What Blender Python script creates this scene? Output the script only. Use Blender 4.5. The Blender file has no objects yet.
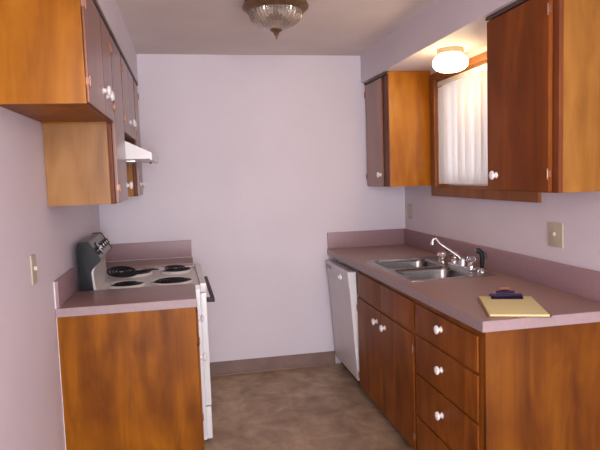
import bpy, bmesh, math, random
from mathutils import Vector, Matrix
random.seed(4)
S = bpy.context.scene
COL = S.collection
PI = math.pi
# ---------------------------------------------------------------- dimensions
W, H, ZS = 2.303, 2.376, 2.172          # right wall, ceiling, soffit underside
UL, UR = 0.312, W-0.314                 # face of the upper doors, left and right
CT = 0.914                              # worktop height
YA, YLN, YC, YRG = -2.2305, -1.5315, -1.1196, -0.3386
YR1, YR2, YR3, YRE = -0.5108, -1.822, -2.3219, -2.3367
YREAR = -6.6
# ---------------------------------------------------------------- materials
def nodes(name):
    m = bpy.data.materials.new(name); m.use_nodes = True
    nt = m.node_tree; b = nt.nodes['Principled BSDF']
    return m, nt, b
def setp(b, **k):
    for kk, v in k.items():
        kk = {'rough':'Roughness','metal':'Metallic','color':'Base Color','coat':'Coat Weight','coatr':'Coat Roughness',
              'trans':'Transmission Weight','ior':'IOR','spec':'Specular IOR Level','ecol':'Emission Color','estr':'Emission Strength','alpha':'Alpha'}[kk]
        if kk in ('Base Color','Emission Color'): v = (*v, 1)
        b.inputs[kk].default_value = v
def plain(name, color, rough=.5, **k):
    m, nt, b = nodes(name); setp(b, color=color, rough=rough, **k)
    return m
def mixed(name, c1, c2, scale=(6,6,6), rough=.6, lo=.35, hi=.65, detail=4, bump=0, bscale=60, **k):
    m, nt, b = nodes(name); N, L = nt.nodes, nt.links
    tc = N.new('ShaderNodeTexCoord'); mp = N.new('ShaderNodeMapping'); mp.inputs['Scale'].default_value = scale
    nz = N.new('ShaderNodeTexNoise'); nz.inputs['Scale'].default_value = 1; nz.inputs['Detail'].default_value = detail
    cr = N.new('ShaderNodeValToRGB'); cr.color_ramp.elements[0].position = lo; cr.color_ramp.elements[1].position = hi
    cr.color_ramp.elements[0].color = (*c1,1); cr.color_ramp.elements[1].color = (*c2,1)
    L.new(tc.outputs['Object'], mp.inputs[0]); L.new(mp.outputs[0], nz.inputs[0]); L.new(nz.outputs[0], cr.inputs[0]); L.new(cr.outputs[0], b.inputs['Base Color'])
    if bump:
        n2 = N.new('ShaderNodeTexNoise'); n2.inputs['Scale'].default_value = bscale; n2.inputs['Detail'].default_value = 3
        bp = N.new('ShaderNodeBump'); bp.inputs['Strength'].default_value = bump; bp.inputs['Distance'].default_value = .004
        L.new(tc.outputs['Object'], n2.inputs[0]); L.new(n2.outputs[0], bp.inputs['Height']); L.new(bp.outputs[0], b.inputs['Normal'])
    setp(b, rough=rough, **k)
    return m
def wood(name, dark, mid, light, rough=.38, seed=0., blotch=.7, coat=.0, spec=.18):
    """stained plywood: long vertical figure plus blotches of stain"""
    m, nt, b = nodes(name); N, L = nt.nodes, nt.links
    tc = N.new('ShaderNodeTexCoord')
    def noise(scale, det, dist=0.):
        mp = N.new('ShaderNodeMapping'); mp.inputs['Scale'].default_value = scale; mp.inputs['Location'].default_value = (seed, seed*.7, seed*1.3)
        nz = N.new('ShaderNodeTexNoise'); nz.inputs['Scale'].default_value = 1; nz.inputs['Detail'].default_value = det; nz.inputs['Distortion'].default_value = dist
        L.new(tc.outputs['Object'], mp.inputs[0]); L.new(mp.outputs[0], nz.inputs[0]); return nz.outputs[0]
    def math_(op, a, v):
        n = N.new('ShaderNodeMath'); n.operation = op
        for i, q in enumerate((a, v)):
            if isinstance(q, (int, float)): n.inputs[i].default_value = q
            else: L.new(q, n.inputs[i])
        return n.outputs[0]
    big = noise((8, 8, 1.6), 3, .9); fine = noise((95, 95, 3.5), 3); bl = noise((5, 5, 4), 4, .3)
    s = math_('ADD', math_('MULTIPLY', big, .62), math_('ADD', math_('MULTIPLY', fine, .07), .045)); s = math_('ADD', s, math_('MULTIPLY', bl, blotch*.4))
    cr = N.new('ShaderNodeValToRGB'); e = cr.color_ramp.elements
    e[0].position = .36; e[0].color = (*dark,1); e[1].position = .64; e[1].color = (*light,1)
    q = e.new(.5); q.color = (*mid,1)
    L.new(s, cr.inputs[0]); L.new(cr.outputs[0], b.inputs['Base Color'])
    setp(b, rough=rough, coat=coat, coatr=.3, spec=spec)
    return m
M = {}
M['wall'] = mixed('wall_paint', (.675,.615,.672), (.71,.648,.707), (2,2,2), .62, bump=.12, bscale=90)
M['ceil'] = mixed('ceiling_paint', (.68,.60,.575), (.73,.645,.62), (3,3,3), .85, bump=.35, bscale=140)
M['base'] = mixed('vinyl_cove', (.19,.115,.093), (.225,.14,.113), (9,9,9), .5)
M['wood_panel'] = wood('stained_end_panel', (.11,.028,.001), (.205,.060,.0015), (.31,.105,.003), seed=1.3, rough=.5)  # darker than the upper panels: weaker light low down is in the colour
M['wood_amber'] = wood('dark_amber_end_panel', (.075,.018,.001), (.130,.036,.0015), (.200,.064,.003), seed=12.6, rough=.5)  # same stained plywood, dim light on the lower right end painted in
M['wood_orange'] = wood('orange_end_panel', (.22,.058,.003), (.34,.105,.005), (.46,.17,.012), seed=4.4, coat=.25)
M['wood_tan'] = wood('tan_end_panel', (.17,.063,.010), (.25,.102,.017), (.33,.145,.028), seed=8.2)
M['wood_panel_up'] = wood('golden_end_panel', (.18,.052,.002), (.30,.100,.005), (.40,.150,.011), seed=6.1)
M['wood_pale'] = wood('pale_plywood_panel', (.26,.125,.048), (.35,.175,.068), (.42,.225,.09), seed=9.4)
M['wood_red'] = wood('red_brown_door', (.145,.034,.005), (.20,.050,.007), (.27,.075,.012), rough=.5, seed=11.7)
M['wood_door'] = wood('stained_door', (.135,.034,.003), (.205,.055,.005), (.30,.092,.010), rough=.45, seed=3.7, coat=.0)
M['wood_sheen'] = wood('varnished_upper_door', (.150,.045,.020), (.215,.068,.030), (.29,.10,.045), rough=.40, seed=3.1, coat=.8, spec=.5)
M['wood_frame'] = wood('stained_face_frame', (.115,.030,.010), (.155,.043,.014), (.20,.060,.020), rough=.4, seed=5.2)
M['wood_stile'] = wood('stained_base_frame', (.15,.040,.004), (.21,.060,.006), (.27,.085,.010), rough=.4, seed=2.2)
M['wood_case'] = wood('stained_casing', (.17,.055,.018), (.24,.085,.028), (.31,.12,.04), rough=.4, seed=7.7)
M['dark'] = plain('dark_moulding', (.095,.050,.042), .5)
M['toe'] = plain('toe_kick_vinyl', (.035,.030,.030), .7)
M['lam'] = mixed('mauve_laminate', (.295,.180,.160), (.325,.202,.182), (60,60,60), .34, spec=.45)
M['lam_edge'] = mixed('mauve_laminate_edge', (.32,.235,.245), (.345,.255,.265), (60,60,60), .4)  # worktop laminate lightened, frontal light on the edge is in the colour
M['lam_splash'] = mixed('mauve_laminate_splash', (.30,.185,.205), (.33,.205,.225), (60,60,60), .4)
M['seam'] = plain('white_caulk', (.72,.68,.68), .6)
M['white'] = plain('white_enamel', (.80,.79,.80), .28)
M['spring'] = plain('copper_spring', (.80,.42,.26), .25, metal=1.)
M['hob'] = plain('white_cooktop_enamel', (.72,.68,.66), .22)
M['dwwhite'] = mixed('dishwasher_paint', (.66,.62,.64), (.70,.66,.68), (5,5,5), .32)
M['dwside'] = plain('dishwasher_door_edge', (.80,.79,.80), .4)
M['porcelain'] = plain('white_porcelain', (.86,.84,.83), .18, coat=.5)
M['copper'] = plain('copper_hinge', (.36,.19,.13), .4, metal=.8)
M['black'] = plain('black_enamel', (.010,.011,.014), .5, spec=.25)
M['blackp'] = plain('black_plastic', (.02,.02,.022), .4)
M['brownp'] = plain('brown_black_plastic', (.028,.016,.014), .5, spec=.3)
M['panelgrey'] = plain('grey_metal_panel', (.26,.245,.225), .38, metal=.4)
M['chrome'] = plain('chrome', (.82,.82,.84), .10, metal=1.)
M['steel'] = mixed('brushed_steel', (.42,.40,.39), (.50,.48,.47), (4,120,120), .27, metal=1.)
M['steel_in'] = mixed('brushed_steel_bowl', (.22,.215,.21), (.29,.28,.275), (120,4,120), .24, metal=1.)  # rim steel darkened, shade inside the bowls is in the colour
M['ivory'] = plain('ivory_plate', (.50,.44,.33), .4)
M['ivoryd'] = plain('ivory_toggle', (.62,.56,.43), .35)
M['bronze'] = mixed('aged_brass', (.20,.125,.070), (.29,.19,.11), (20,20,20), .38, metal=.8)
M['collar'] = plain('brushed_nickel_collar', (.50,.42,.30), .35, metal=.8)
M['paper'] = plain('yellow_paper', (.70,.60,.29), .75)
M['board'] = mixed('brown_hardboard', (.19,.10,.05), (.24,.13,.065), (30,30,30), .55)
M['clip'] = plain('dark_blue_clip', (.030,.018,.075), .25, metal=.5)
M['inkline'] = plain('ruled_line', (.55,.50,.36), .8)
M['display'] = plain('blue_glass_dial', (.03,.06,.22), .12, coat=.6)
M['vinylframe'] = plain('white_window_frame', (.72,.72,.74), .4)
def glass(name, color=(1,1,1), rough=.0, ior=1.45):
    return plain(name, color, rough, trans=1., ior=ior)
M['glass'] = glass('window_glass', (.96,.98,1.), 0, 1.45)
M['acrylic'] = glass('clear_acrylic', (.93,.92,.95), .05, 1.49)
m, nt, b = nodes('ribbed_amber_glass'); setp(b, color=(.86,.76,.66), rough=.05, trans=.88, ior=1.45, coat=.5); M['bowl'] = m
m, nt, b = nodes('lit_opal_glass'); setp(b, color=(1.,.92,.78), rough=.35, ecol=(1.,.74,.36), estr=10); M['globe'] = m
# blind vanes: thin fabric, part of the daylight comes through
m, nt, b = nodes('blind_vane_fabric'); N, L = nt.nodes, nt.links
tr = N.new('ShaderNodeBsdfTranslucent'); tr.inputs[0].default_value = (.92,.89,.89,1)
setp(b, color=(.80,.76,.76), rough=.6); mx = N.new('ShaderNodeMixShader'); mx.inputs[0].default_value = .5
L.new(b.outputs[0], mx.inputs[1]); L.new(tr.outputs[0], mx.inputs[2]); L.new(mx.outputs[0], N['Material Output'].inputs[0]); M['vane'] = m
# sheet vinyl floor printed as large mottled tiles
m, nt, b = nodes('mottled_vinyl_floor'); N, L = nt.nodes, nt.links
tc = N.new('ShaderNodeTexCoord')
n1 = N.new('ShaderNodeTexNoise'); n1.inputs['Scale'].default_value = 6.5; n1.inputs['Detail'].default_value = 7; n1.inputs['Roughness'].default_value = .62; n1.inputs['Distortion'].default_value = .5
cr = N.new('ShaderNodeValToRGB'); e = cr.color_ramp.elements
e[0].position = .36; e[0].color = (.29,.185,.115,1); e[1].position = .66; e[1].color = (.49,.355,.235,1); q = e.new(.5); q.color = (.385,.265,.170,1)
br = N.new('ShaderNodeTexBrick'); br.offset = .0; br.inputs['Scale'].default_value = 1; br.inputs['Brick Width'].default_value = .305; br.inputs['Row Height'].default_value = .305
br.inputs['Mortar Size'].default_value = .005; br.inputs['Mortar Smooth'].default_value = .6; br.inputs['Color1'].default_value = (.90,.90,.90,1); br.inputs['Color2'].default_value = (1.06,1.05,1.04,1); br.inputs['Mortar'].default_value = (1.08,1.08,1.07,1)
mm = N.new('ShaderNodeMixRGB'); mm.blend_type = 'MULTIPLY'; mm.inputs[0].default_value = 1
L.new(tc.outputs['Object'], n1.inputs[0]); L.new(n1.outputs[0], cr.inputs[0]); L.new(tc.outputs['Object'], br.inputs[0])
L.new(cr.outputs[0], mm.inputs[1]); L.new(br.outputs[0], mm.inputs[2]); L.new(mm.outputs[0], b.inputs['Base Color']); setp(b, rough=.48); M['floor'] = m
# ---------------------------------------------------------------- mesh helpers (all in world coordinates)
def box(bm, x0, x1, y0, y1, z0, z1, bev=0., seg=2):
    t = bmesh.new()
    g = bmesh.ops.create_cube(t, size=1)
    for v in t.verts:
        v.co = Vector(((x0+x1)/2+v.co.x*abs(x1-x0), (y0+y1)/2+v.co.y*abs(y1-y0), (z0+z1)/2+v.co.z*abs(z1-z0)))
    if bev: bmesh.ops.bevel(t, geom=list(t.edges), offset=bev, segments=seg, profile=.7, affect='EDGES')
    merge(bm, t); return bm
def merge(bm, t, mat=None):
    if mat: bmesh.ops.transform(t, matrix=mat, verts=list(t.verts))
    me = bpy.data.meshes.new('tmp'); t.to_mesh(me); t.free(); bm.from_mesh(me); bpy.data.meshes.remove(me)
def prism(bm, pts, axis, a0, a1, bev=0.):
    """closed polygon pts in the two other axes, extruded along axis (0,1,2)"""
    t = bmesh.new()
    def P(p, a):
        l = list(p); l.insert(axis, a); return l
    A = [t.verts.new(P(p, a0)) for p in pts]; B = [t.verts.new(P(p, a1)) for p in pts]
    t.faces.new(A); t.faces.new(B[::-1])
    for i in range(len(pts)): t.faces.new((A[i], B[i], B[(i+1)%len(pts)], A[(i+1)%len(pts)]))
    bmesh.ops.recalc_face_normals(t, faces=list(t.faces))
    if bev: bmesh.ops.bevel(t, geom=list(t.edges), offset=bev, segments=2, profile=.7, affect='EDGES')
    merge(bm, t); return bm
def lathe(bm, prof, loc, axis=(0,0,1), n=32, lobes=0, amp=0.):
    """revolve (radius, height) profile about axis through loc"""
    t = bmesh.new(); rings = []
    for r, h in prof:
        if r < 1e-5: rings.append([t.verts.new((0,0,h))])
        else:
            rings.append([t.verts.new((r*(1+amp*math.cos(lobes*2*PI*k/n))*math.cos(2*PI*k/n), r*(1+amp*math.cos(lobes*2*PI*k/n))*math.sin(2*PI*k/n), h)) for k in range(n)])
    for a, b_ in zip(rings, rings[1:]):
        for k in range(n):
            k2 = (k+1) % n
            if len(a) == 1 and len(b_) == 1: break
            if len(a) == 1: t.faces.new((a[0], b_[k2], b_[k]))
            elif len(b_) == 1: t.faces.new((a[k], a[k2], b_[0]))
            else: t.faces.new((a[k], a[k2], b_[k2], b_[k]))
    bmesh.ops.recalc_face_normals(t, faces=list(t.faces))
    q = Vector((0,0,1)).rotation_difference(Vector(axis)).to_matrix().to_4x4()
    merge(bm, t, Matrix.Translation(loc) @ q); return bm
def tube(bm, pts, r, n=12, cap=True):
    pts = [Vector(p) for p in pts]; t = bmesh.new(); rings = []
    rr = r if isinstance(r, (list, tuple)) else [r]*len(pts)
    up = None
    for i, p in enumerate(pts):
        d = (pts[min(i+1,len(pts)-1)]-pts[max(i-1,0)]).normalized()
        if up is None:
            up = d.orthogonal().normalized()
        else:
            up = (up - d*up.dot(d)).normalized()
        s = d.cross(up)
        rings.append([t.verts.new(p+rr[i]*(up*math.cos(2*PI*k/n)+s*math.sin(2*PI*k/n))) for k in range(n)])
    for a, b_ in zip(rings, rings[1:]):
        for k in range(n): t.faces.new((a[k], a[(k+1)%n], b_[(k+1)%n], b_[k]))
    if cap: t.faces.new(rings[0][::-1]); t.faces.new(rings[-1])
    bmesh.ops.recalc_face_normals(t, faces=list(t.faces))
    merge(bm, t); return bm
def obj(name, bm, mat, parent=None, smooth=True, label=None):
    me = bpy.data.meshes.new(name)
    org = Vector(parent.get('_o', (0,0,0))) if parent else Vector((0,0,0))
    if parent: bmesh.ops.translate(bm, verts=list(bm.verts), vec=-org)
    bm.to_mesh(me); bm.free(); me.materials.append(M[mat] if isinstance(mat, str) else mat)
    o = bpy.data.objects.new(name, me); COL.objects.link(o)
    if parent: o.parent = parent; o['_o'] = tuple(org)
    if smooth:
        for p in me.polygons: p.use_smooth = True
        md = o.modifiers.new('edge', 'EDGE_SPLIT'); md.split_angle = math.radians(34)
    if label: o['label'] = label
    return o
def thing(name, label, cat, loc, group=None):
    o = bpy.data.objects.new(name, None); COL.objects.link(o); o.location = loc; o.empty_display_size = .05
    o['label'] = label; o['category'] = cat; o['_o'] = tuple(loc)
    if group: o['group'] = group
    return o
def struct(name, bm, mat, parent=None, smooth=False):
    o = obj(name, bm, mat, parent, smooth)
    if not parent: o['kind'] = 'structure'
    return o
def B(*a, **k): return box(bmesh.new(), *a, **k)
# ---------------------------------------------------------------- the room
struct('floor', B(-.12, W+.12, YREAR-.12, .12, -.1, 0), 'floor')
struct('ceiling', B(-.12, W+.12, YREAR-.12, .12, H, H+.1), 'ceil')
struct('wall_left', B(-.12, 0, YREAR-.12, .12, 0, H), 'wall')
struct('wall_back', B(0, W, 0, .12, 0, H), 'wall')
WY0, WY1, WZ0, WZ1 = -1.715, -.600, 1.375, 2.092       # window opening
bm = bmesh.new()
box(bm, W, W+.12, YREAR-.12, WY0, 0, H); box(bm, W, W+.12, WY1, .12, 0, H)
box(bm, W, W+.12, WY0, WY1, 0, WZ0); box(bm, W, W+.12, WY0, WY1, WZ1, H)
struct('wall_right', bm, 'wall')
bm = bmesh.new()                                        # unseen wall behind the camera, wide opening added to bring in daylight
box(bm, 0, .30, YREAR-.12, YREAR, 0, H); box(bm, 2.0, W, YREAR-.12, YREAR, 0, H)
box(bm, .30, 2.0, YREAR-.12, YREAR, 2.10, H)
struct('wall_rear', bm, 'wall')
struct('wall_soffit_left', B(0, .3185, -2.75, 0, ZS, H), 'wall')
struct('wall_soffit_right', B(W-.338, W, -2.75, 0, ZS, H), 'wall')
bm = bmesh.new()
prism(bm, [(0,0),(-.014,0),(-.012,.006),(-.005,.012),(-.004,.103),(0,.103)], 0, .634, 1.70)
struct('baseboard_back', bm, 'base')
# unseen patio door frame added around the daylight opening behind the camera
d1 = struct('door_1', B(.30, .36, YREAR-.10, YREAR-.02, .0, 2.10), 'vinylframe')
bm = bmesh.new(); box(bm, 1.94, 2.0, YREAR-.10, YREAR-.02, 0, 2.10); box(bm, .36, 1.94, YREAR-.10, YREAR-.02, 2.04, 2.10)
box(bm, .36, 1.94, YREAR-.10, YREAR-.02, 0, .05); box(bm, 1.12, 1.18, YREAR-.09, YREAR-.03, .05, 2.04)
obj('door_frame', bm, 'vinylframe', d1, False)
# window 1: wood casing + jamb lining, white sash, one pane
w1 = thing('window_1', 'window', 'window', (W, -1.16, 1.375)); 
for k in ('label', 'category'): del w1[k]
w1['kind'] = 'structure'
cw = .062
bm = bmesh.new()
cx0, cx1 = W-.018, W-.0005
box(bm, cx0, cx1, WY1, WY1+cw, WZ0-cw, WZ1+.045, bev=.003)
box(bm, cx0, cx1, WY0-cw, WY0, WZ0-cw, WZ1+.045, bev=.003)
box(bm, cx0, cx1, WY0+.0005, WY1-.0005, WZ1, WZ1+.045, bev=.003)
box(bm, cx0, cx1, WY0+.0005, WY1-.0005, WZ0-cw, WZ0, bev=.003)
obj('casing', bm, 'wood_case', w1)
bm = bmesh.new()
box(bm, W, W+.08, WY1-.012, WY1-.0005, WZ0+.012, WZ1-.0005); box(bm, W, W+.08, WY0+.0005, WY0+.012, WZ0+.012, WZ1-.0005)
box(bm, W, W+.08, WY0+.0005, WY1-.0005, WZ0+.0005, WZ0+.012); box(bm, W, W+.08, WY0+.012, WY1-.012, WZ1-.012, WZ1-.0005)
obj('jamb', bm, 'wood_case', w1)
bm = bmesh.new(); fx0, fx1 = W+.082, W+.115
ym = (WY0+WY1)/2
for a, b_, c, d in ((WY0+.001, WY0+.045, WZ0+.001, WZ1-.001), (WY1-.045, WY1-.001, WZ0+.001, WZ1-.001), (ym-.02, ym+.02, WZ0+.045, WZ1-.045)): box(bm, fx0, fx1, a, b_, c, d, bev=.002)
box(bm, fx0, fx1, WY0+.045, WY1-.045, WZ0+.001, WZ0+.045); box(bm, fx0, fx1, WY0+.045, WY1-.045, WZ1-.045, WZ1-.001)
obj('sash', bm, 'vinylframe', w1)
bm = bmesh.new(); box(bm, W+.097, W+.101, WY0+.046, ym-.021, WZ0+.046, WZ1-.046); box(bm, W+.097, W+.101, ym+.021, WY1-.046, WZ0+.046, WZ1-.046)
obj('pane', bm, 'glass', w1, False)
# ---------------------------------------------------------------- vertical blind
bl = thing('vertical_blind', 'white vertical window blind with closed fabric vanes inside the wood casing', 'blind', (W+.04, ym, WZ1))
hb = bmesh.new(); box(hb, W+.001, W+.040, WY0+.016, WY1-.016, WZ1-.045, WZ1-.014, bev=.003)
obj('headrail', hb, 'white', bl)
nv = 11; pitch = (WY1-WY0-.06)/nv
for i in range(nv):
    yc = WY1-.028-pitch*(i+.5)
    t = bmesh.new(); ang = math.radians(30+random.choice((-13,-4,6,11))+random.uniform(-3,3)); n = 8; w = .112
    col = []
    for k in range(n+1):
        s = -1+2*k/n
        lx = .014*(1-s*s); ly = s*w/2
        x = lx*math.cos(ang)-ly*math.sin(ang)*1.; y = lx*math.sin(ang)+ly*math.cos(ang)
        top = WZ1-.0462-.006*abs(s)
        col.append([t.verts.new((W+.020+x*.8, yc+y, z)) for z in (WZ0+.022, top)])
    for a, b_ in zip(col, col[1:]): t.faces.new((a[0], b_[0], b_[1], a[1]))
    bmesh.ops.solidify(t, geom=list(t.faces), thickness=.0009)
    obj('vane', t, 'vane', bl)
# ---------------------------------------------------------------- cabinet hardware
def knob(parent, x, y, z, d):
    """white porcelain knob on a door whose face is at x; d is +1 / -1, the way it points"""
    k = bmesh.new()
    lathe(k, [(0,0),(.0135,0),(.0145,.002),(.012,.004),(.0085,.007),(.0085,.012),(.012,.015),(.0180,.018),(.0200,.0225),(.0178,.028),(.0110,.0315),(0,.033)], (x, y, z), (d,0,0), n=32, lobes=4, amp=.035)
    return obj('knob', k, 'porcelain', parent)
def hinge(parent, x, y, z, d, s):
    """exposed copper hinge: knuckle at the door edge, a leaf either side; s = side of the door edge (y)"""
    k = bmesh.new()
    tube(k, [(x+d*.004, y, z-.017), (x+d*.004, y, z+.017)], .0034, 10)
    for q in (-.019, .019): lathe(k, [(0,-.004),(.0025,-.003),(.0036,0),(.0025,.003),(0,.004)], (x+d*.004, y, z+q), n=10)
    box(k, x-d*.010, x+d*.001, y, y+s*.002, z-.012, z+.012)
    box(k, x-d*.0005, x+d*.0015, y, y-s*.010, z-.010, z+.010, bev=.0005)
    return obj('hinge', k, 'copper', parent)
DT = .018
def door(parent, fx, y0, y1, z0, z1, d, kn=None, hin=None, name='door', mat='wood_door', hz=None, dt=DT):
    """slab door with eased edges; fx = outer face; kn=(y,z); hin = y of the hinge edge"""
    k = bmesh.new(); a, b_ = sorted((fx-d*dt, fx))
    box(k, a, b_, y0, y1, z0, z1, bev=min(.0045, dt*.42), seg=3)
    o = obj(name, k, mat, parent)
    if kn: knob(o, fx, kn[0], kn[1], d)
    if hin is not None:
        s = 1 if abs(hin-y1) < abs(hin-y0) else -1
        for z in (hz or (z0+.07, z1-.07)): hinge(o, fx, hin, z, d, s)
    return o
def upper(name, label, side, y0, y1, z0, doors, near='wood_panel_up', zt=ZS-.002, dt=DT, cover=False, mat='wood_sheen', near_stile=.04):
    """wall cabinet y0 (near) .. y1 (far); side 'L'/'R'"""
    d = 1 if side == 'L' else -1
    wallx = 0.0015 if side == 'L' else W-.0015
    face = UL if side == 'L' else UR
    fr = face-d*(dt+.001); bk = fr-d*.019
    t = thing(name, label, 'cabinet', (wallx, (y0+y1)/2, z0))
    g = .0008
    def b6(xa, xb, ya, yb, za, zb, bev=.0008):
        xa, xb = sorted((xa, xb)); return B(xa, xb, ya, yb, za, zb, bev=bev)
    obj('end_panel', b6(wallx, fr if cover else bk, y0+g, y0+.018, z0, zt), near, t)
    c0 = .0185 if cover else g
    obj('end_panel', b6(wallx, bk, y1-.018, y1-g, z0, zt), 'wood_panel_up', t)
    obj('bottom_panel', b6(wallx, bk, y0+.019, y1-.019, z0+.006, z0+.022), 'wood_door', t)
    obj('top_panel', b6(wallx, bk, y0+.019, y1-.019, zt-.02, zt-.002), 'wood_door', t)
    obj('back_panel', b6(wallx, wallx+d*.006, y0+.019, y1-.019, z0+.023, zt-.021), 'wood_pale', t)
    k = bmesh.new(); xa, xb = sorted((bk+d*.0005, fr))
    st = .04
    box(k, xa, xb, y0+c0, y0+near_stile, z0, zt, bev=.001); box(k, xa, xb, y1-st, y1-g, z0, zt, bev=.001)
    box(k, xa, xb, y0+near_stile, y1-st, z0, z0+.04); box(k, xa, xb, y0+near_stile, y1-st, zt-.05, zt)
    obj('face_frame', k, 'wood_frame', t)
    k = bmesh.new(); xa, xb = sorted((fr+d*.0005, face+d*.004))
    box(k, xa, xb, y0-.004 if side == 'R' and name else y0+g, y1-g, zt-.016, zt, bev=.003)
    obj('top_moulding', k, 'dark', t)
    for args in doors: door(t, face, args[0], args[1], z0+.004, zt-.022, d, args[2], args[3], dt=dt, mat=mat)
    return t
zA, zB, zR, zC = 1.7485, 1.3823, 1.3841, 1.743
upper('upper_cabinet', 'short wall cabinet with two doors nearest the camera at top left, golden end panel', 'L', YA, YLN-.001, zA,
      [(YA+.006, -1.836, (-1.880, 1.842), YA+.006), (-1.828, YLN-.012, (-1.780, 1.835), YLN-.012)], cover=True, dt=.010)
upper('upper_cabinet', 'narrow tall wall cabinet with pale plywood end, just before the range hood', 'L', YLN, YC+.0005, zB,
      [(YLN+.008, YC-.006, (YC-.050, 1.462), YLN+.008)], near='wood_pale')
upper('upper_cabinet', 'short two-door wall cabinet mounted directly above the white range hood', 'L', YC+.002, YRG-.002, zC,
      [(YC+.03, -.738, (-.775, 1.825), YC+.03), (-.730, YRG-.03, (-.692, 1.825), YRG-.03)])
upper('upper_cabinet', 'narrow tall wall cabinet past the range hood against the back wall', 'L', YRG, -.002, zB,
      [(YRG+.03, -.012, (YRG+.08, 1.462), -.012)])
upper('upper_cabinet', 'wall cabinet in the far right corner, one door, glossy orange end panel beside window', 'R', YR1, -.002, zR,
      [(-.385, -.022, (-.345, 1.470), -.022)], near='wood_orange', cover=True, near_stile=.15, dt=.010)
upper('upper_cabinet', 'wall cabinet at upper right nearest the camera, large red-brown door overlapping the window', 'R', YR3, YR2-.001, zR,
      [(YR3+.036, YR2-.006, (YR2-.085, 1.456), YR3+.036)], near='wood_tan', mat='wood_red', near_stile=.07)
# ---------------------------------------------------------------- range hood
hd = thing('range_hood', 'white sloped range hood under the short cabinet above the stove', 'range hood', (0, (YC+YRG)/2, 1.592))
k = bmesh.new(); prism(k, [(.0015,1.7415),(.215,1.7415),(.445,1.631),(.445,1.594),(.435,1.592),(.435,1.600),(.012,1.600),(.0015,1.594)], 1, YC+.003, YRG-.003)
obj('shell', k, 'white', hd)
k = bmesh.new(); box(k, .10, .34, -.90, -.56, 1.594, 1.5995, bev=.001)
for i in range(12): box(k, .11+i*.019, .117+i*.019, -.885, -.575, 1.5915, 1.5945)
obj('grease_filter', k, 'steel', hd)
for yy in (-.50, -.46):
    k = bmesh.new(); lathe(k, [(0,0),(.007,0),(.006,.008),(0,.009)], (.40, yy, 1.5995), (0,0,-1), n=14); obj('switch', k, 'blackp', hd)
# ---------------------------------------------------------------- base cabinets, left
def base_left(label, y0, y1, near, dx=.61):
    t = thing('base_cabinet', label, 'cabinet', (0, (y0+y1)/2, 0))
    obj('end_panel', B(.003, .6305, y0, y0+.018, .001, .872, bev=.001), near, t)
    obj('end_panel', B(.003, .6105, y1-.018, y1, .001, .872, bev=.001), 'wood_panel', t)
    obj('back_panel', B(.003, .010, y0+.019, y1-.019, .09, .872), 'wood_pale', t)
    obj('bottom_panel', B(.011, .6105, y0+.019, y1-.019, .08, .098), 'wood_door', t)
    k = bmesh.new(); box(k, .611, .6305, y0+.0185, y0+.035, .001, .872, bev=.001); box(k, .611, .6305, y1-.035, y1, .001, .872, bev=.001)
    box(k, .611, .6305, y0+.035, y1-.035, .835, .872); box(k, .611, .6305, y0+.035, y1-.035, .665, .69); box(k, .611, .6305, y0+.035, y1-.035, .08, .11)
    obj('face_frame', k, 'wood_frame', t)
    obj('toe_kick', B(.535, .545, y0+.019, y1-.019, .001, .079), 'toe', t)
    door(t, .641, y0+.03, y1-.022, .095, .668, 1, (y0+.07, .60), y1-.022, dt=.010)
    door(t, .641, y0+.03, y1-.022, .685, .838, 1, ((y0+y1)/2, .765), None, 'drawer', dt=.010)
    return t
bA = base_left('left base cabinet near the camera, large plain amber plywood end facing the viewer', YLN+.014, YC-.004, 'wood_panel')
obj('caulk_line', B(.0005, .0030, YLN+.0125, YLN+.0165, .002, .872), 'seam', bA)
base_left('narrow base cabinet between the white stove and the back wall', YRG+.004, -.002, 'wood_panel')
def counter_left(label, y0, y1, end_near):
    t = thing('countertop', label, 'countertop', (0, (y0+y1)/2, CT))
    k = bmesh.new(); box(k, .0015, .634, y0, y1, CT-.0385, CT, bev=.0012)
    obj('slab', k, 'lam', t)
    return t
cA = counter_left('mauve laminate worktop on the left base cabinet in front of the stove', YLN, YC-.002, True)
obj('edge_band', B(.003, .636, YLN-.0022, YLN-.0002, CT-.040, CT-.0012), 'lam_edge', cA)
obj('edge_band', B(.6345, .6365, YLN, YC-.002, CT-.040, CT-.0012), 'lam_edge', cA)
obj('backsplash', B(.0015, .020, YLN, YC-.002, CT+.0005, 1.039, bev=.0012), 'lam_splash', cA)
obj('splash_end_strip', B(.0012, .0070, YLN-.0018, YLN-.0002, CT+.0005, 1.039), 'seam', cA)
cB = counter_left('short mauve worktop strip between stove and back wall, with splashback', YRG+.002, -.002, False)
k = bmesh.new(); box(k, .0015, .020, YRG+.002, -.021, CT+.0005, 1.039, bev=.0012); box(k, .0015, .632, -.0205, -.002, CT+.0025, 1.039, bev=.0012)
obj('backsplash', k, 'lam_splash', cB)
obj('caulk_line', B(.022, .632, -.0225, -.0208, CT+.0003, CT+.0035), 'seam', cB)
obj('edge_band', B(.6345, .6365, YRG+.002, -.002, CT-.040, CT-.0012), 'lam_edge', cB)
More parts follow.
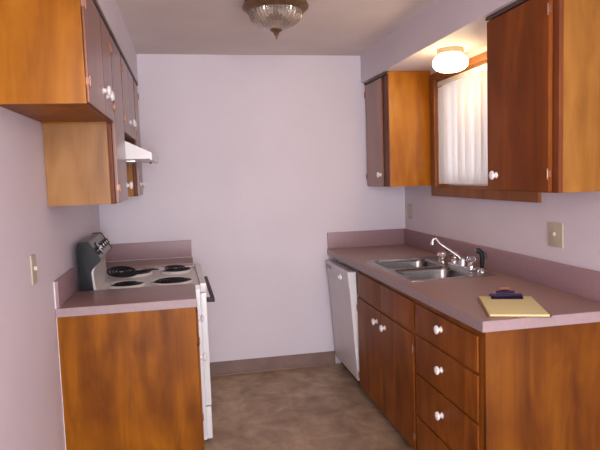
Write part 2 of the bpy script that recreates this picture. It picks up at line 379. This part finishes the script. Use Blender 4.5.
# ---------------------------------------------------------------- the range
Y0, Y1 = YC+.013, YRG-.013
YP = Y1-.16                                  # far end of the control panel
rg = thing('stove', 'white freestanding electric stove with black control panel between the left worktops', 'stove', (.33, (Y0+Y1)/2, 0))
HZ = .893
obj('body', B(.03, .655, Y0, Y1, .012, HZ-.012, bev=.004), 'white', rg)
k = bmesh.new()
box(k, .09, .655, Y0, Y1, HZ-.0115, HZ, bev=.003)
box(k, .655, .690, Y0, Y1, HZ-.035, HZ+.016, bev=.006, seg=3)
box(k, .10, .655, Y0, Y0+.012, HZ, HZ+.007, bev=.003); box(k, .10, .655, Y1-.012, Y1, HZ, HZ+.007, bev=.003)
obj('cooktop', k, 'hob', rg)
od = obj('oven_door', B(.6555, .688, Y0+.004, Y1-.004, .21, HZ-.038, bev=.005), 'white', rg)
obj('oven_window', B(.6882, .690, Y0+.15, Y1-.15, .40, .66, bev=.0008), 'black', od)
k = bmesh.new(); box(k, .716, .734, Y0+.012, Y1-.012, .796, .822, bev=.005, seg=3)
for yy in (Y0+.014, Y1-.038): box(k, .6885, .722, yy, yy+.024, .797, .821, bev=.003)
obj('handle', k, 'brownp', od)
dr = obj('storage_drawer', B(.6555, .686, Y0+.004, Y1-.004, .016, .203, bev=.005), 'white', rg)
k = bmesh.new(); box(k, .6862, .694, Y0+.22, Y1-.22, .165, .180, bev=.003); obj('drawer_pull', k, 'white', dr)
for xx in (.09, .635):
    for yy in (Y0+.04, Y1-.04):
        k = bmesh.new(); lathe(k, [(0,.0005),(.017,.0005),(.019,.004),(.014,.008),(.012,.0115),(0,.0115)], (xx, yy, 0), n=16); obj('foot', k, 'blackp', rg)
# seams on the near side of the door / panel
# white curved riser under the control panel
k = bmesh.new(); prism(k, [(.033,HZ-.012),(.089,HZ-.012),(.089,HZ+.001),(.110,HZ+.001),(.104,.94),(.100,.985),(.100,1.010),(.118,1.045),(.100,1.050),(.033,1.02)], 1, Y0+.022, YP-.022)
obj('riser', k, 'hob', rg)
prof = [(.030,.896),(.097,.896),(.094,.935),(.090,1.005),(.096,1.020),(.140,1.066),(.143,1.073),(.090,1.163),(.084,1.170),(.036,1.170),(.030,1.164)]
capo = bmesh.new(); prism(capo, prof, 1, Y0, Y0+.020, bev=.0015); obj('panel_end_cap', capo, 'black', rg, label='black end cap')
capo = bmesh.new(); prism(capo, prof, 1, YP-.020, YP, bev=.0015); obj('panel_end_cap', capo, 'black', rg, label='black end cap')
k = bmesh.new(); prism(k, [(.033,1.022),(.101,1.052),(.120,1.048),(.1385,1.068),(.1395,1.073),(.0885,1.160),(.082,1.1665),(.038,1.1665),(.033,1.160)], 1, Y0+.0205, YP-.0205)
cp = obj('control_panel', k, 'panelgrey', rg)
nrm = Vector((.087, 0, .051)).normalized()
def on_panel(s, y): # s 0..1 up the sloped face
    return Vector((.1405+( .0895-.1405)*s, y, 1.0735+(1.1605-1.0735)*s))+nrm*.001
for yy, s in ((Y0+.075, .45), (Y0+.26, .5), (Y0+.35, .5), (YP-.16, .5), (YP-.075, .5)):
    k = bmesh.new(); p = on_panel(s, yy)
    lathe(k, [(0,0),(.024,0),(.024,.003),(.018,.005),(.016,.016),(.014,.018),(0,.018)], p, nrm, n=24)
    ko = obj('control_knob', k, 'blackp', cp)
    k = bmesh.new(); lathe(k, [(0,0),(.012,0),(.010,.002),(0,.0022)], p+nrm*.0182, nrm, n=20); obj('knob_cap', k, 'chrome', ko)
k = bmesh.new(); p = on_panel(.5, Y0+.165)
lathe(k, [(0,0),(.038,0),(.039,.004),(.035,.007),(0,.007)], p, nrm, n=36); cd = obj('clock_dial', k, 'display', cp)
k = bmesh.new(); lathe(k, [(0,0),(.013,0),(.012,.010),(.009,.012),(0,.012)], p+nrm*.0072, nrm, n=24); obj('dial_centre', k, 'chrome', cd)
rg.rotation_euler = (0, 0, math.radians(1.2))
def burner(x, y, r, tilt=None):
    k = bmesh.new()
    lathe(k, [(r+.002,.0008),(r+.001,.0065),(r-.006,.004),(r-.012,.0025),(r*.5,.0012),(0,.001)], (x, y, HZ), n=48)
    pan = obj('drip_pan', k, 'black', rg)
    k = bmesh.new(); lathe(k, [(r+.016,.0006),(r+.015,.009),(r+.008,.0155),(r+.002,.013),(r+.0025,.0012),(r+.016,.0006)], (x, y, HZ), n=48)
    obj('trim_ring', k, 'hob', pan)
    k = bmesh.new(); pts = []
    turns = 4 if r > .09 else 3; n = 30*turns
    for i in range(n+1):
        a = 2*PI*i/30; rr = .018+(r-.010-.018)*i/n
        pts.append((rr*math.cos(a), rr*math.sin(a), 0))
    t = bmesh.new(); tube(t, pts, .0048, 8)
    for a in range(3):
        c_, s_ = math.cos(a*2*PI/3+.4), math.sin(a*2*PI/3+.4)
        tube(t, [(.01*c_, .01*s_, -.0075), ((r-.004)*c_, (r-.004)*s_, -.0075)], .0025, 6)
    tube(t, [((r-.01), 0, 0), (r+.0, 0, -.004), (r+.006, .0, -.006)], .004, 8)
    mt = Matrix.Translation((x, y, HZ+.0125))
    if tilt: mt = Matrix.Translation((x, y, HZ+tilt[2])) @ Matrix.Rotation(tilt[0], 4, 'Y') @ Matrix.Rotation(tilt[1], 4, 'X')
    merge(k, t, mt)
    obj('coil_element', k, 'black', rg)
burner(.255, -.935, .088); burner(.505, -.925, .108)
burner(.270, -.545, .100); burner(.530, -.545, .085, (.05, .10, .026))
lc = thing('stove_coil', 'loose black coil element propped askew over the stove burner nearest the back left wall', 'burner coil', (.20, -.64, HZ+.02))
k = bmesh.new(); t = bmesh.new(); pts = []
for i in range(121):
    a = 2*PI*i/30; rr = .016+.080*i/120; pts.append((rr*math.cos(a), rr*math.sin(a), 0))
tube(t, pts, .0056, 8)
merge(k, t, Matrix.Translation((.205, -.640, HZ+.040)) @ Matrix.Rotation(.10, 4, 'Y') @ Matrix.Rotation(.20, 4, 'X')); obj('coil', k, 'black', lc)
k = bmesh.new(); tube(k, [(.295,-.63,HZ+.032),(.33,-.60,HZ+.034),(.385,-.575,HZ+.032),(.42,-.57,HZ+.030)], [.006,.007,.006,.004], 8)
tube(k, [(.295,-.655,HZ+.032),(.33,-.625,HZ+.034),(.38,-.60,HZ+.032)], [.006,.007,.004], 8); obj('terminal', k, 'black', lc)
for a in (.6, 2.7, 4.8):
    k = bmesh.new(); p = Vector((.205+.07*math.cos(a), -.64+.07*math.sin(a), HZ)); tube(k, [p+Vector((0,0,.019)), p+Vector((0,0,.040-.10*.07*math.cos(a)+.20*.07*math.sin(a)))], .003, 8); obj('support', k, 'black', lc)
# ---------------------------------------------------------------- right run of base cabinets
FX = 1.693                                   # outer face of the doors
fr = FX+.009
def base_right(label, y0, y1, extra_near=False):
    t = thing('base_cabinet', label, 'cabinet', (W, (y0+y1)/2, 0))
    obj('end_panel', B(fr if extra_near else fr+.0205, W-.003, y0, y0+.018, .001 if extra_near else .07, .872, bev=.001), 'wood_amber', t)
    obj('end_panel', B(fr+.0205, W-.003, y1-.018, y1, .07, .872, bev=.001), 'wood_panel', t)
    obj('back_panel', B(W-.009, W-.003, y0+.019, y1-.019, .09, .872), 'wood_pale', t)
    obj('bottom_panel', B(fr+.0205, W-.010, y0+.019, y1-.019, .072, .088), 'wood_door', t)
    obj('toe_kick', B(fr+.045, fr+.055, y0+(.019 if extra_near else 0), y1, .001, .0695), 'toe', t)
    return t
def frame_right(t, y0, y1, stiles, rails, c0=0.):
    k = bmesh.new()
    box(k, fr, fr+.020, y0+c0, y0+stiles[0], .055, .872, bev=.001); box(k, fr, fr+.020, y1-stiles[-1], y1, .055, .872, bev=.001)
    for za, zb in rails: box(k, fr, fr+.020, y0+stiles[0], y1-stiles[-1], za, zb)
    obj('face_frame', k, 'wood_stile', t)
# drawer base
yb0, yb1 = YRE+.016, -1.645
t = base_right('right base cabinet of four drawers, its plain stained end facing the camera', yb0, yb1, True)
frame_right(t, yb0, yb1, [.08, .03], [(.826,.872), (.655,.70), (.455,.50), (.245,.29), (.055,.08)], .0185)
for za, zb, zk in ((.694,.838,.783), (.492,.680,.598), (.272,.480,.388), (.070,.260,.175)):
    door(t, FX, yb0+.050, yb1-.010, za, zb, -1, (-1.950, zk), None, 'drawer', dt=.008)
# sink base
ys0, ys1 = -1.643, -.668
t = base_right('right base cabinet under the sink, two tall doors below two false drawer fronts', ys0, ys1)
frame_right(t, ys0, ys1, [.03, .03], [(.830,.872), (.655,.70), (.055,.08)])
obj('centre_stile', B(fr, fr+.020, -1.150, -1.110, .08, .655), 'wood_frame', t)
door(t, FX, -1.125, ys1-.006, .070, .668, -1, (-1.063, .600), ys1-.006, dt=.008)
door(t, FX, ys0+.020, -1.133, .070, .668, -1, (-1.205, .597), ys0+.020, dt=.008)
obj('false_drawer_front', B(FX, FX+.008, -1.125, ys1-.006, .690, .840, bev=.0033), 'wood_door', t)
obj('false_drawer_front', B(FX, FX+.008, ys0+.020, -1.133, .690, .840, bev=.0033), 'wood_door', t)
# dishwasher, door standing slightly open at the top
dw = thing('dishwasher', 'white built-in dishwasher with door slightly ajar in the far right corner', 'dishwasher', (W-.3, -.34, 0))
obj('tub', B(1.735, W-.02, -.628, -.025, .09, .860, bev=.003), 'dwside', dw)
obj('kick_plate', B(1.745, 1.755, -.636, -.02, .004, .085), 'toe', dw)
def dwx(z): return 1.692-(z-.085)/(.825-.085)*.050
k = bmesh.new(); za, zb = .085, .722
prism(k, [(dwx(za),za),(dwx(zb),zb),(dwx(zb)+.052,zb),(dwx(za)+.030,za)], 1, -.640, -.048, bev=.003)
dd = obj('door', k, 'dwwhite', dw)
k = bmesh.new(); za, zb = .724, .832
prism(k, [(dwx(za)-.004,za),(dwx(zb)-.004,zb-.006),(dwx(zb)+.002,zb),(dwx(zb)+.054,zb),(dwx(za)+.050,za)], 1, -.640, -.048, bev=.002)
cpn = obj('control_strip', k, 'dwwhite', dd)
k = bmesh.new(); za, zb = .09, .828
prism(k, [(dwx(za)+.002,za),(dwx(zb)+.002,zb),(dwx(zb)+.050,zb),(dwx(za)+.029,za)], 1, -.6425, -.6405)
obj('door_edge', k, 'dwside', dd)
k = bmesh.new(); lathe(k, [(0,0),(.024,0),(.022,.010),(.012,.014),(.010,.022),(0,.023)], (dwx(.77)-.0045, -.455, .770), (-1,0,0), n=24); obj('dial', k, 'porcelain', cpn)
k = B(dwx(.80)-.009, dwx(.80)-.0035, -.20, -.08, .785, .808, bev=.002); obj('latch', k, 'panelgrey', cpn)
# countertop right: slab in four pieces around the sink cut-out
SX0, SX1, SY0, SY1 = 1.728, 2.232, -1.505, -.735
cR = thing('countertop', 'long mauve laminate worktop on the right holding the sink', 'countertop', (W, YRE/2, CT))
X0 = W-.6217
k = bmesh.new(); z0_, z1_ = CT-.0385, CT; i_ = .015
def slabpiece(a, b_, c, d): box(k, a, b_, c, d, z0_, z1_)
XM = X0+.012
slabpiece(XM, W-.0015, YRE+.002, SY0+i_); slabpiece(XM, W-.0015, SY1-i_, -.002)
prism(k, [(X0+.002,YRE+.002),(XM,YRE+.002),(XM,-.002),(X0-.020,-.002)], 2, z0_, z1_)
slabpiece(XM, SX0+i_, SY0+i_, SY1-i_); slabpiece(SX1-i_, W-.0015, SY0+i_, SY1-i_)
bmesh.ops.remove_doubles(k, verts=list(k.verts), dist=.0002)
obj('slab', k, 'lam', cR, False)
k = bmesh.new(); prism(k, [(X0,YRE),(X0+.0018,YRE),(X0-.0202,-.002),(X0-.022,-.002)], 2, CT-.042, CT-.001); box(k, X0+.0018, W-.0015, YRE, YRE+.0018, CT-.042, CT-.001)
obj('edge_band', k, 'lam_edge', cR, False)
k = bmesh.new(); box(k, W-.020, W-.0015, YRE+.002, -.021, CT+.0005, 1.039, bev=.0012); box(k, X0-.018, W-.0015, -.0205, -.002, CT+.0005, 1.039, bev=.0012)
obj('backsplash', k, 'lam_splash', cR)
# sink
sk = thing('sink', 'double bowl stainless steel sink set into the right worktop', 'sink', ((SX0+SX1)/2, (SY0+SY1)/2, CT))
def rrect(x0, x1, y0, y1, r, n=6):
    p = []
    for cx_, cy_, a0 in ((x1-r, y1-r, 0), (x0+r, y1-r, PI/2), (x0+r, y0+r, PI), (x1-r, y0+r, 3*PI/2)):
        for i in range(n+1): a = a0+PI/2*i/n; p.append((cx_+r*math.cos(a), cy_+r*math.sin(a)))
    return p
def bowl(x0, x1, y0, y1):
    t = bmesh.new(); rings = []
    for off, z in ((0,.0042),(.004,.0030),(.008,-.004),(.011,-.02),(.018,-.130),(.030,-.150),(.055,-.158)):
        rings.append([t.verts.new((x, y, CT+z)) for x, y in rrect(x0+off, x1-off, y0+off, y1-off, .055)])
    n = len(rings[0])
    for a, b_ in zip(rings, rings[1:]):
        for i in range(n): t.faces.new((a[i], a[(i+1)%n], b_[(i+1)%n], b_[i]))
    t.faces.new(rings[-1]); bmesh.ops.recalc_face_normals(t, faces=list(t.faces))
    for f in t.faces: f.normal_flip()
    o = obj('bowl', t, 'steel_in', sk)
    k = bmesh.new(); lathe(k, [(0,.002),(.018,.002),(.020,.004),(.040,.004),(.043,.0005)], ((x0+x1)/2, (y0+y1)/2, CT-.158), n=28); obj('drain', k, 'chrome', o)
BX0, BX1 = 1.763, 2.125
bowls = [(BX0, BX1, -1.472, -1.135), (BX0, BX1, -1.105, -.768)]
for q in bowls: bowl(*q)
# rim with two rounded holes (triangulated fill between loops)
t = bmesh.new()
def loop(pts, z):
    vs = [t.verts.new((x, y, z)) for x, y in pts]; return [t.edges.new((vs[i], vs[(i+1)%len(vs)])) for i in range(len(vs))], vs
es, ov = loop(rrect(SX0, SX1, SY0, SY1, .03), CT+.0042)
for q in bowls: e2, _ = loop(rrect(q[0], q[1], q[2], q[3], .055), CT+.0042); es += e2
bmesh.ops.triangle_fill(t, edges=es, use_beauty=True)
sk_v = [t.verts.new((v.co.x+( .004 if v.co.x > 2 else -.004), v.co.y, CT+.0008)) for v in ov]
for i in range(len(ov)): t.faces.new((ov[i], sk_v[i], sk_v[(i+1)%len(ov)], ov[(i+1)%len(ov)]))
bmesh.ops.recalc_face_normals(t, faces=list(t.faces))
obj('rim', t, 'steel', sk)
# faucet
FXc, FYc, FZ = 2.172, -1.215, CT+.0045
fa = thing('faucet', 'chrome kitchen faucet with clear round handles behind the sink', 'faucet', (FXc, FYc, FZ))
k = bmesh.new(); box(k, FXc-.026, FXc+.026, FYc-.135, FYc+.135, FZ, FZ+.016, bev=.007, seg=3); lathe(k, [(.026,.012),(.024,.03),(.021,.048),(.018,.056),(0,.060)], (FXc, FYc, FZ), n=28)
obj('deck_plate', k, 'chrome', fa)
k = bmesh.new()
tip = Vector((2.030, -1.130, 1.070)); st = Vector((FXc-.006, FYc, FZ+.045))
pts = [st, st.lerp(tip, .12)+Vector((0,0,.010)), st.lerp(tip, .4)+Vector((0,0,.010)), st.lerp(tip, .75)+Vector((0,0,.012)), tip+Vector((.014,-.006,.016)), tip+Vector((.003,0,.014)), tip+Vector((-.004,0,.004)), tip+Vector((-.006,0,-.006))]
tube(k, pts, [.013,.011,.0085,.0075,.0075,.008,.009,.010], 14)
lathe(k, [(.0085,0),(.0125,.001),(.0125,.018),(.010,.02)], tip+Vector((-.006,0,-.020)), n=18)
obj('spout', k, 'chrome', fa)
for s in (-1, 1):
    k = bmesh.new(); c_ = (FXc, FYc+s*.102, FZ+.014)
    lathe(k, [(0,0),(.022,0),(.021,.010),(.013,.018),(.010,.026),(0,.027)], c_, n=24); hnd = obj('valve', k, 'chrome', fa)
    k = bmesh.new(); c2 = (FXc, FYc+s*.102, FZ+.041)
    lathe(k, [(0,0),(.014,0),(.022,.006),(.026,.014),(.028,.026),(.024,.034),(.012,.038),(0,.038)], c2, n=40, lobes=8, amp=.05); obj('handle', k, 'acrylic' if s < 0 else 'chrome', hnd)
ag = thing('air_gap_cap', 'round chrome cap on the sink deck, farther from camera than the faucet', 'sink cap', (2.170, -.952, FZ))
k = bmesh.new(); lathe(k, [(0,0),(.026,0),(.026,.004),(.020,.008),(.022,.016),(.030,.022),(.035,.036),(.030,.050),(.018,.059),(0,.061)], (2.170, -.952, FZ), n=32); obj('cap', k, 'chrome', ag)
sp = thing('sink_sprayer', 'black side sprayer standing at the near end of the faucet', 'sprayer', (2.197, -1.392, FZ))
k = bmesh.new(); lathe(k, [(0,0),(.023,0),(.022,.006),(.014,.016),(.012,.022),(0,.022)], (2.197, -1.392, FZ), n=24); obj('base', k, 'chrome', sp)
k = bmesh.new(); tube(k, [(2.197,-1.392,FZ+.022),(2.197,-1.392,FZ+.05),(2.199,-1.392,FZ+.085),(2.197,-1.389,FZ+.105),(2.184,-1.383,FZ+.118),(2.170,-1.377,FZ+.118)], [.010,.013,.013,.014,.016,.015], 16); obj('spray_head', k, 'black', sp)
k = bmesh.new(); lathe(k, [(0,0),(.0135,0),(.0125,.004),(0,.005)], (2.1695,-1.377,FZ+.118), Vector((-.92,.36,-.05)), n=20); obj('nozzle', k, 'panelgrey', sp)
k = bmesh.new(); tube(k, [(2.213,-1.397,FZ+.112),(2.219,-1.400,FZ+.095),(2.218,-1.399,FZ+.070)], .004, 8); obj('lever', k, 'blackp', sp)
# ---------------------------------------------------------------- clipboard with legal pad
ua = Vector((.223,-.080,0)).normalized(); va = Vector((-.126,-.318,0)).normalized()
o0 = Vector((1.857,-1.972,CT+.0008))
mt = Matrix(((ua.x, va.x, 0, o0.x), (ua.y, va.y, 0, o0.y), (0,0,1,o0.z), (0,0,0,1)))
def local(f):
    t = bmesh.new(); f(t); bmesh.ops.recalc_face_normals(t, faces=list(t.faces)); k = bmesh.new(); merge(k, t, mt); bmesh.ops.recalc_face_normals(k, faces=list(k.faces)); return k
cb = thing('clipboard', 'brown clipboard with dark clip lying on the right worktop near its front corner', 'clipboard', o0)
obj('board', local(lambda t: prism(t, rrect(-.004, .236, -.004, .342, .012), 2, 0, .0035)), 'board', cb)
def clipf(t):
    prism(t, [(.002,.0125),(.008,.024),(.030,.028),(.056,.021),(.068,.0125),(.068,.0114),(.054,.018),(.029,.0245),(.011,.021),(.006,.0116),(.004,.0036),(.002,.0036)], 0, .050, .182)
cl = obj('clip', local(clipf), 'clip', cb, label='dark blue metal clip')
def lever(t):
    box(t, .088, .142, -.002, .020, .0285, .0315, bev=.001)
    tube(t, [(.076,.020,.033),(.154,.020,.033)], .0055, 10)
    prism(t, [(-.016,.037),(-.012,.041),(.018,.036),(.018,.032)], 0, .094, .136)
obj('clip_lever', local(lever), 'clip', cl)
def spring(t):
    pts = [(.094+.042*i/72, .006+.007*math.cos(i*PI/5), .043+.007*math.sin(i*PI/5)) for i in range(73)]
    tube(t, pts, .0022, 6)
obj('spring', local(spring), 'spring', cl)
pd = thing('paper_pad', 'yellow legal pad held on the clipboard', 'notepad', o0+Vector((0,0,.004)))
obj('sheets', local(lambda t: box(t, .006, .226, .006, .338, .0038, .0112, bev=.0006)), 'paper', pd)
def lines(t):
    for i in range(30): box(t, .008, .224, .062+i*.009, .0624+i*.009, .0112, .01126)
obj('ruled_lines', local(lines), 'inkline', pd)
# ---------------------------------------------------------------- wall plates
def plate(label, x, y0, y1, z0, z1, d, kind):
    yc, zc = (y0+y1)/2, (z0+z1)/2
    t = thing('wall_switch' if kind != 'outlet' else 'wall_outlet', label, 'switch' if kind != 'outlet' else 'outlet', (x, yc, zc))
    xa, xb = sorted((x+d*.0005, x+d*.006)); obj('cover_plate', B(xa, xb, y0, y1, z0, z1, bev=.002), 'ivory', t)
    if kind == 'toggle':
        k = bmesh.new(); xa, xb = sorted((x+d*.006, x+d*.0175)); box(k, xa, xb, yc-.005, yc+.005, zc-.004, zc+.012, bev=.002); obj('toggle', k, 'ivoryd', t)
    elif kind == 'double':
        for q in (-.023, .023):
            k = bmesh.new(); xa, xb = sorted((x+d*.006, x+d*.0175)); box(k, xa, xb, yc+q-.005, yc+q+.005, zc-.006, zc+.010, bev=.002); obj('toggle', k, 'ivoryd', t)
    else:
        for q in (-.020, .020):
            k = bmesh.new(); xa, xb = sorted((x+d*.006, x+d*.009)); box(k, xa, xb, yc-.016, yc+.016, zc+q-.014, zc+q+.014, bev=.003)
            so = obj('socket', k, 'ivoryd', t); k = bmesh.new(); xa, xb = sorted((x+d*.0088, x+d*.0093))
            box(k, xa, xb, yc-.008, yc-.005, zc+q-.005, zc+q+.006); box(k, xa, xb, yc+.005, yc+.008, zc+q-.005, zc+q+.006); obj('slot', k, 'blackp', so)
    for q in ((-.030, .030) if kind != 'outlet' else (0,)):
        k = bmesh.new(); lathe(k, [(0,0),(.003,0),(.002,.001),(0,.0012)], (x+d*.006, yc, zc+q), (d,0,0), n=12); obj('screw', k, 'ivoryd', t)
plate('ivory switch plate on the right wall above the clipboard end of the worktop', W, -1.945, -1.835, 1.110, 1.225, -1, 'toggle')
plate('small ivory outlet on the right wall in the far corner above the worktop', W, -.150, -.066, 1.122, 1.238, -1, 'outlet')
plate('ivory switch plate on the left wall in front of the left worktop', 0, -1.889, -1.819, 1.088, 1.205, 1, 'toggle')
# ---------------------------------------------------------------- lamps
cl_ = thing('ceiling_light', 'unlit bronze ceiling light with ribbed glass bowl and pointed finial', 'ceiling light', (1.103, -1.33, H))
LX, LY = 1.103, -1.33
k = bmesh.new(); lathe(k, [(0,-.001),(.150,-.001),(.153,-.006),(.148,-.012),(.158,-.018),(.160,-.024),(.156,-.029),(.166,-.034),(.1685,-.041),(.166,-.048),(.157,-.054),(.150,-.061),(.142,-.066),(.136,-.063),(.134,-.03),(0,-.02)], (LX, LY, H), n=64); obj('pan', k, 'bronze', cl_)
k = bmesh.new()
outer = [(.138,-.062),(.136,-.076),(.126,-.098),(.107,-.118),(.080,-.136),(.050,-.147),(.018,-.152)]
inner = [(r-.004 if r > .02 else r, z+.004) for r, z in outer[::-1]]
lathe(k, outer+inner+[outer[0]], (LX, LY, H), n=240, lobes=40, amp=.022); obj('glass_bowl', k, 'bowl', cl_)
k = bmesh.new(); lathe(k, [(0,-.146),(.030,-.149),(.032,-.155),(.020,-.163),(.013,-.168),(.014,-.173),(.009,-.179),(.0045,-.186),(.006,-.191),(.004,-.197),(0,-.200)], (LX, LY, H), n=24); obj('finial', k, 'bronze', cl_)
for s in (-1, 1):
    k = bmesh.new(); lathe(k, [(0,0),(.012,.004),(.014,.02),(.028,.045),(.030,.06),(.024,.080),(.010,.091),(0,.093)], (LX+s*.012, LY, H-.055), (s,0,-.25), n=20); obj('bulb', k, 'porcelain', cl_)
GX, GY = 2.128, -1.175
sl = thing('soffit_light', 'lit round opal glass light under the soffit above the window', 'ceiling light', (GX, GY, ZS))
k = bmesh.new(); lathe(k, [(0,-.001),(.072,-.001),(.074,-.006),(.074,-.026),(.068,-.032),(0,-.032)], (GX, GY, ZS), n=40); obj('collar', k, 'collar', sl)
k = bmesh.new(); lathe(k, [(.066,-.033),(.083,-.042),(.096,-.058),(.100,-.076),(.096,-.096),(.082,-.112),(.058,-.123),(.029,-.128),(0,-.129)], (GX, GY, ZS), n=48); obj('globe', k, 'globe', sl)
def point(name, loc, e, col, r):
    l = bpy.data.lights.new(name, 'POINT'); l.energy = e; l.color = col; l.shadow_soft_size = r
    o = bpy.data.objects.new(name, l); COL.objects.link(o); o.location = loc; return o
point('soffit_lamp_light', (GX-.02, GY, ZS-.20), 2.5, (1., .66, .28), .07)
# fill lights added behind the camera: cool at the rear opening, warm up high
def area(name, loc, tgt, sx, sy, e, col):
    l = bpy.data.lights.new(name, 'AREA'); l.shape = 'RECTANGLE'; l.size = sx; l.size_y = sy; l.energy = e; l.color = col
    o = bpy.data.objects.new(name, l); COL.objects.link(o); o.location = loc
    o.rotation_euler = (Vector(tgt)-Vector(loc)).to_track_quat('-Z', 'Y').to_euler(); return o
area('patio_daylight', (1.15, YREAR-.01, 1.08), (1.15, 0, 1.2), 1.56, 1.95, 100, (.90, .925, 1.0))  # added area light, fills the room from an unseen opening
point('dining_lamp_light', (.95, -4.9, 2.12), 40, (1., .84, .70), .14)  # added warm fill, no fixture modelled; brightens upper cabinets and ceiling
# ---------------------------------------------------------------- world, camera, view
wd = bpy.data.worlds.new('daylight'); S.world = wd; wd.use_nodes = True
bg = wd.node_tree.nodes['Background']; bg.inputs[0].default_value = (.93,.95,1.,1); bg.inputs[1].default_value = 4.0
cam = bpy.data.cameras.new('camera'); co = bpy.data.objects.new('camera', cam); COL.objects.link(co); S.camera = co
yaw, pit, rol, f = .1936, .0858, -.0333, 574.33
fw = Vector((math.sin(yaw)*math.cos(pit), math.cos(yaw)*math.cos(pit), -math.sin(pit)))
rt = Vector((math.cos(yaw), -math.sin(yaw), 0)); up = rt.cross(fw)
r2 = rt*math.cos(rol)+up*math.sin(rol); u2 = -rt*math.sin(rol)+up*math.cos(rol)
mt = Matrix((r2, u2, -fw)).transposed().to_4x4(); mt.translation = Vector((.6132, -4.284, 1.4834)); co.matrix_world = mt
cam.sensor_fit = 'HORIZONTAL'; cam.sensor_width = 36; cam.lens = f*36/600; cam.clip_start = .05
S.view_settings.view_transform = 'Standard'; S.view_settings.look = 'None'; S.view_settings.gamma = 1; S.view_settings.use_curve_mapping = False
S.view_settings.exposure = 0.14
for o in bpy.data.objects:
    if '_o' in o: del o['_o']
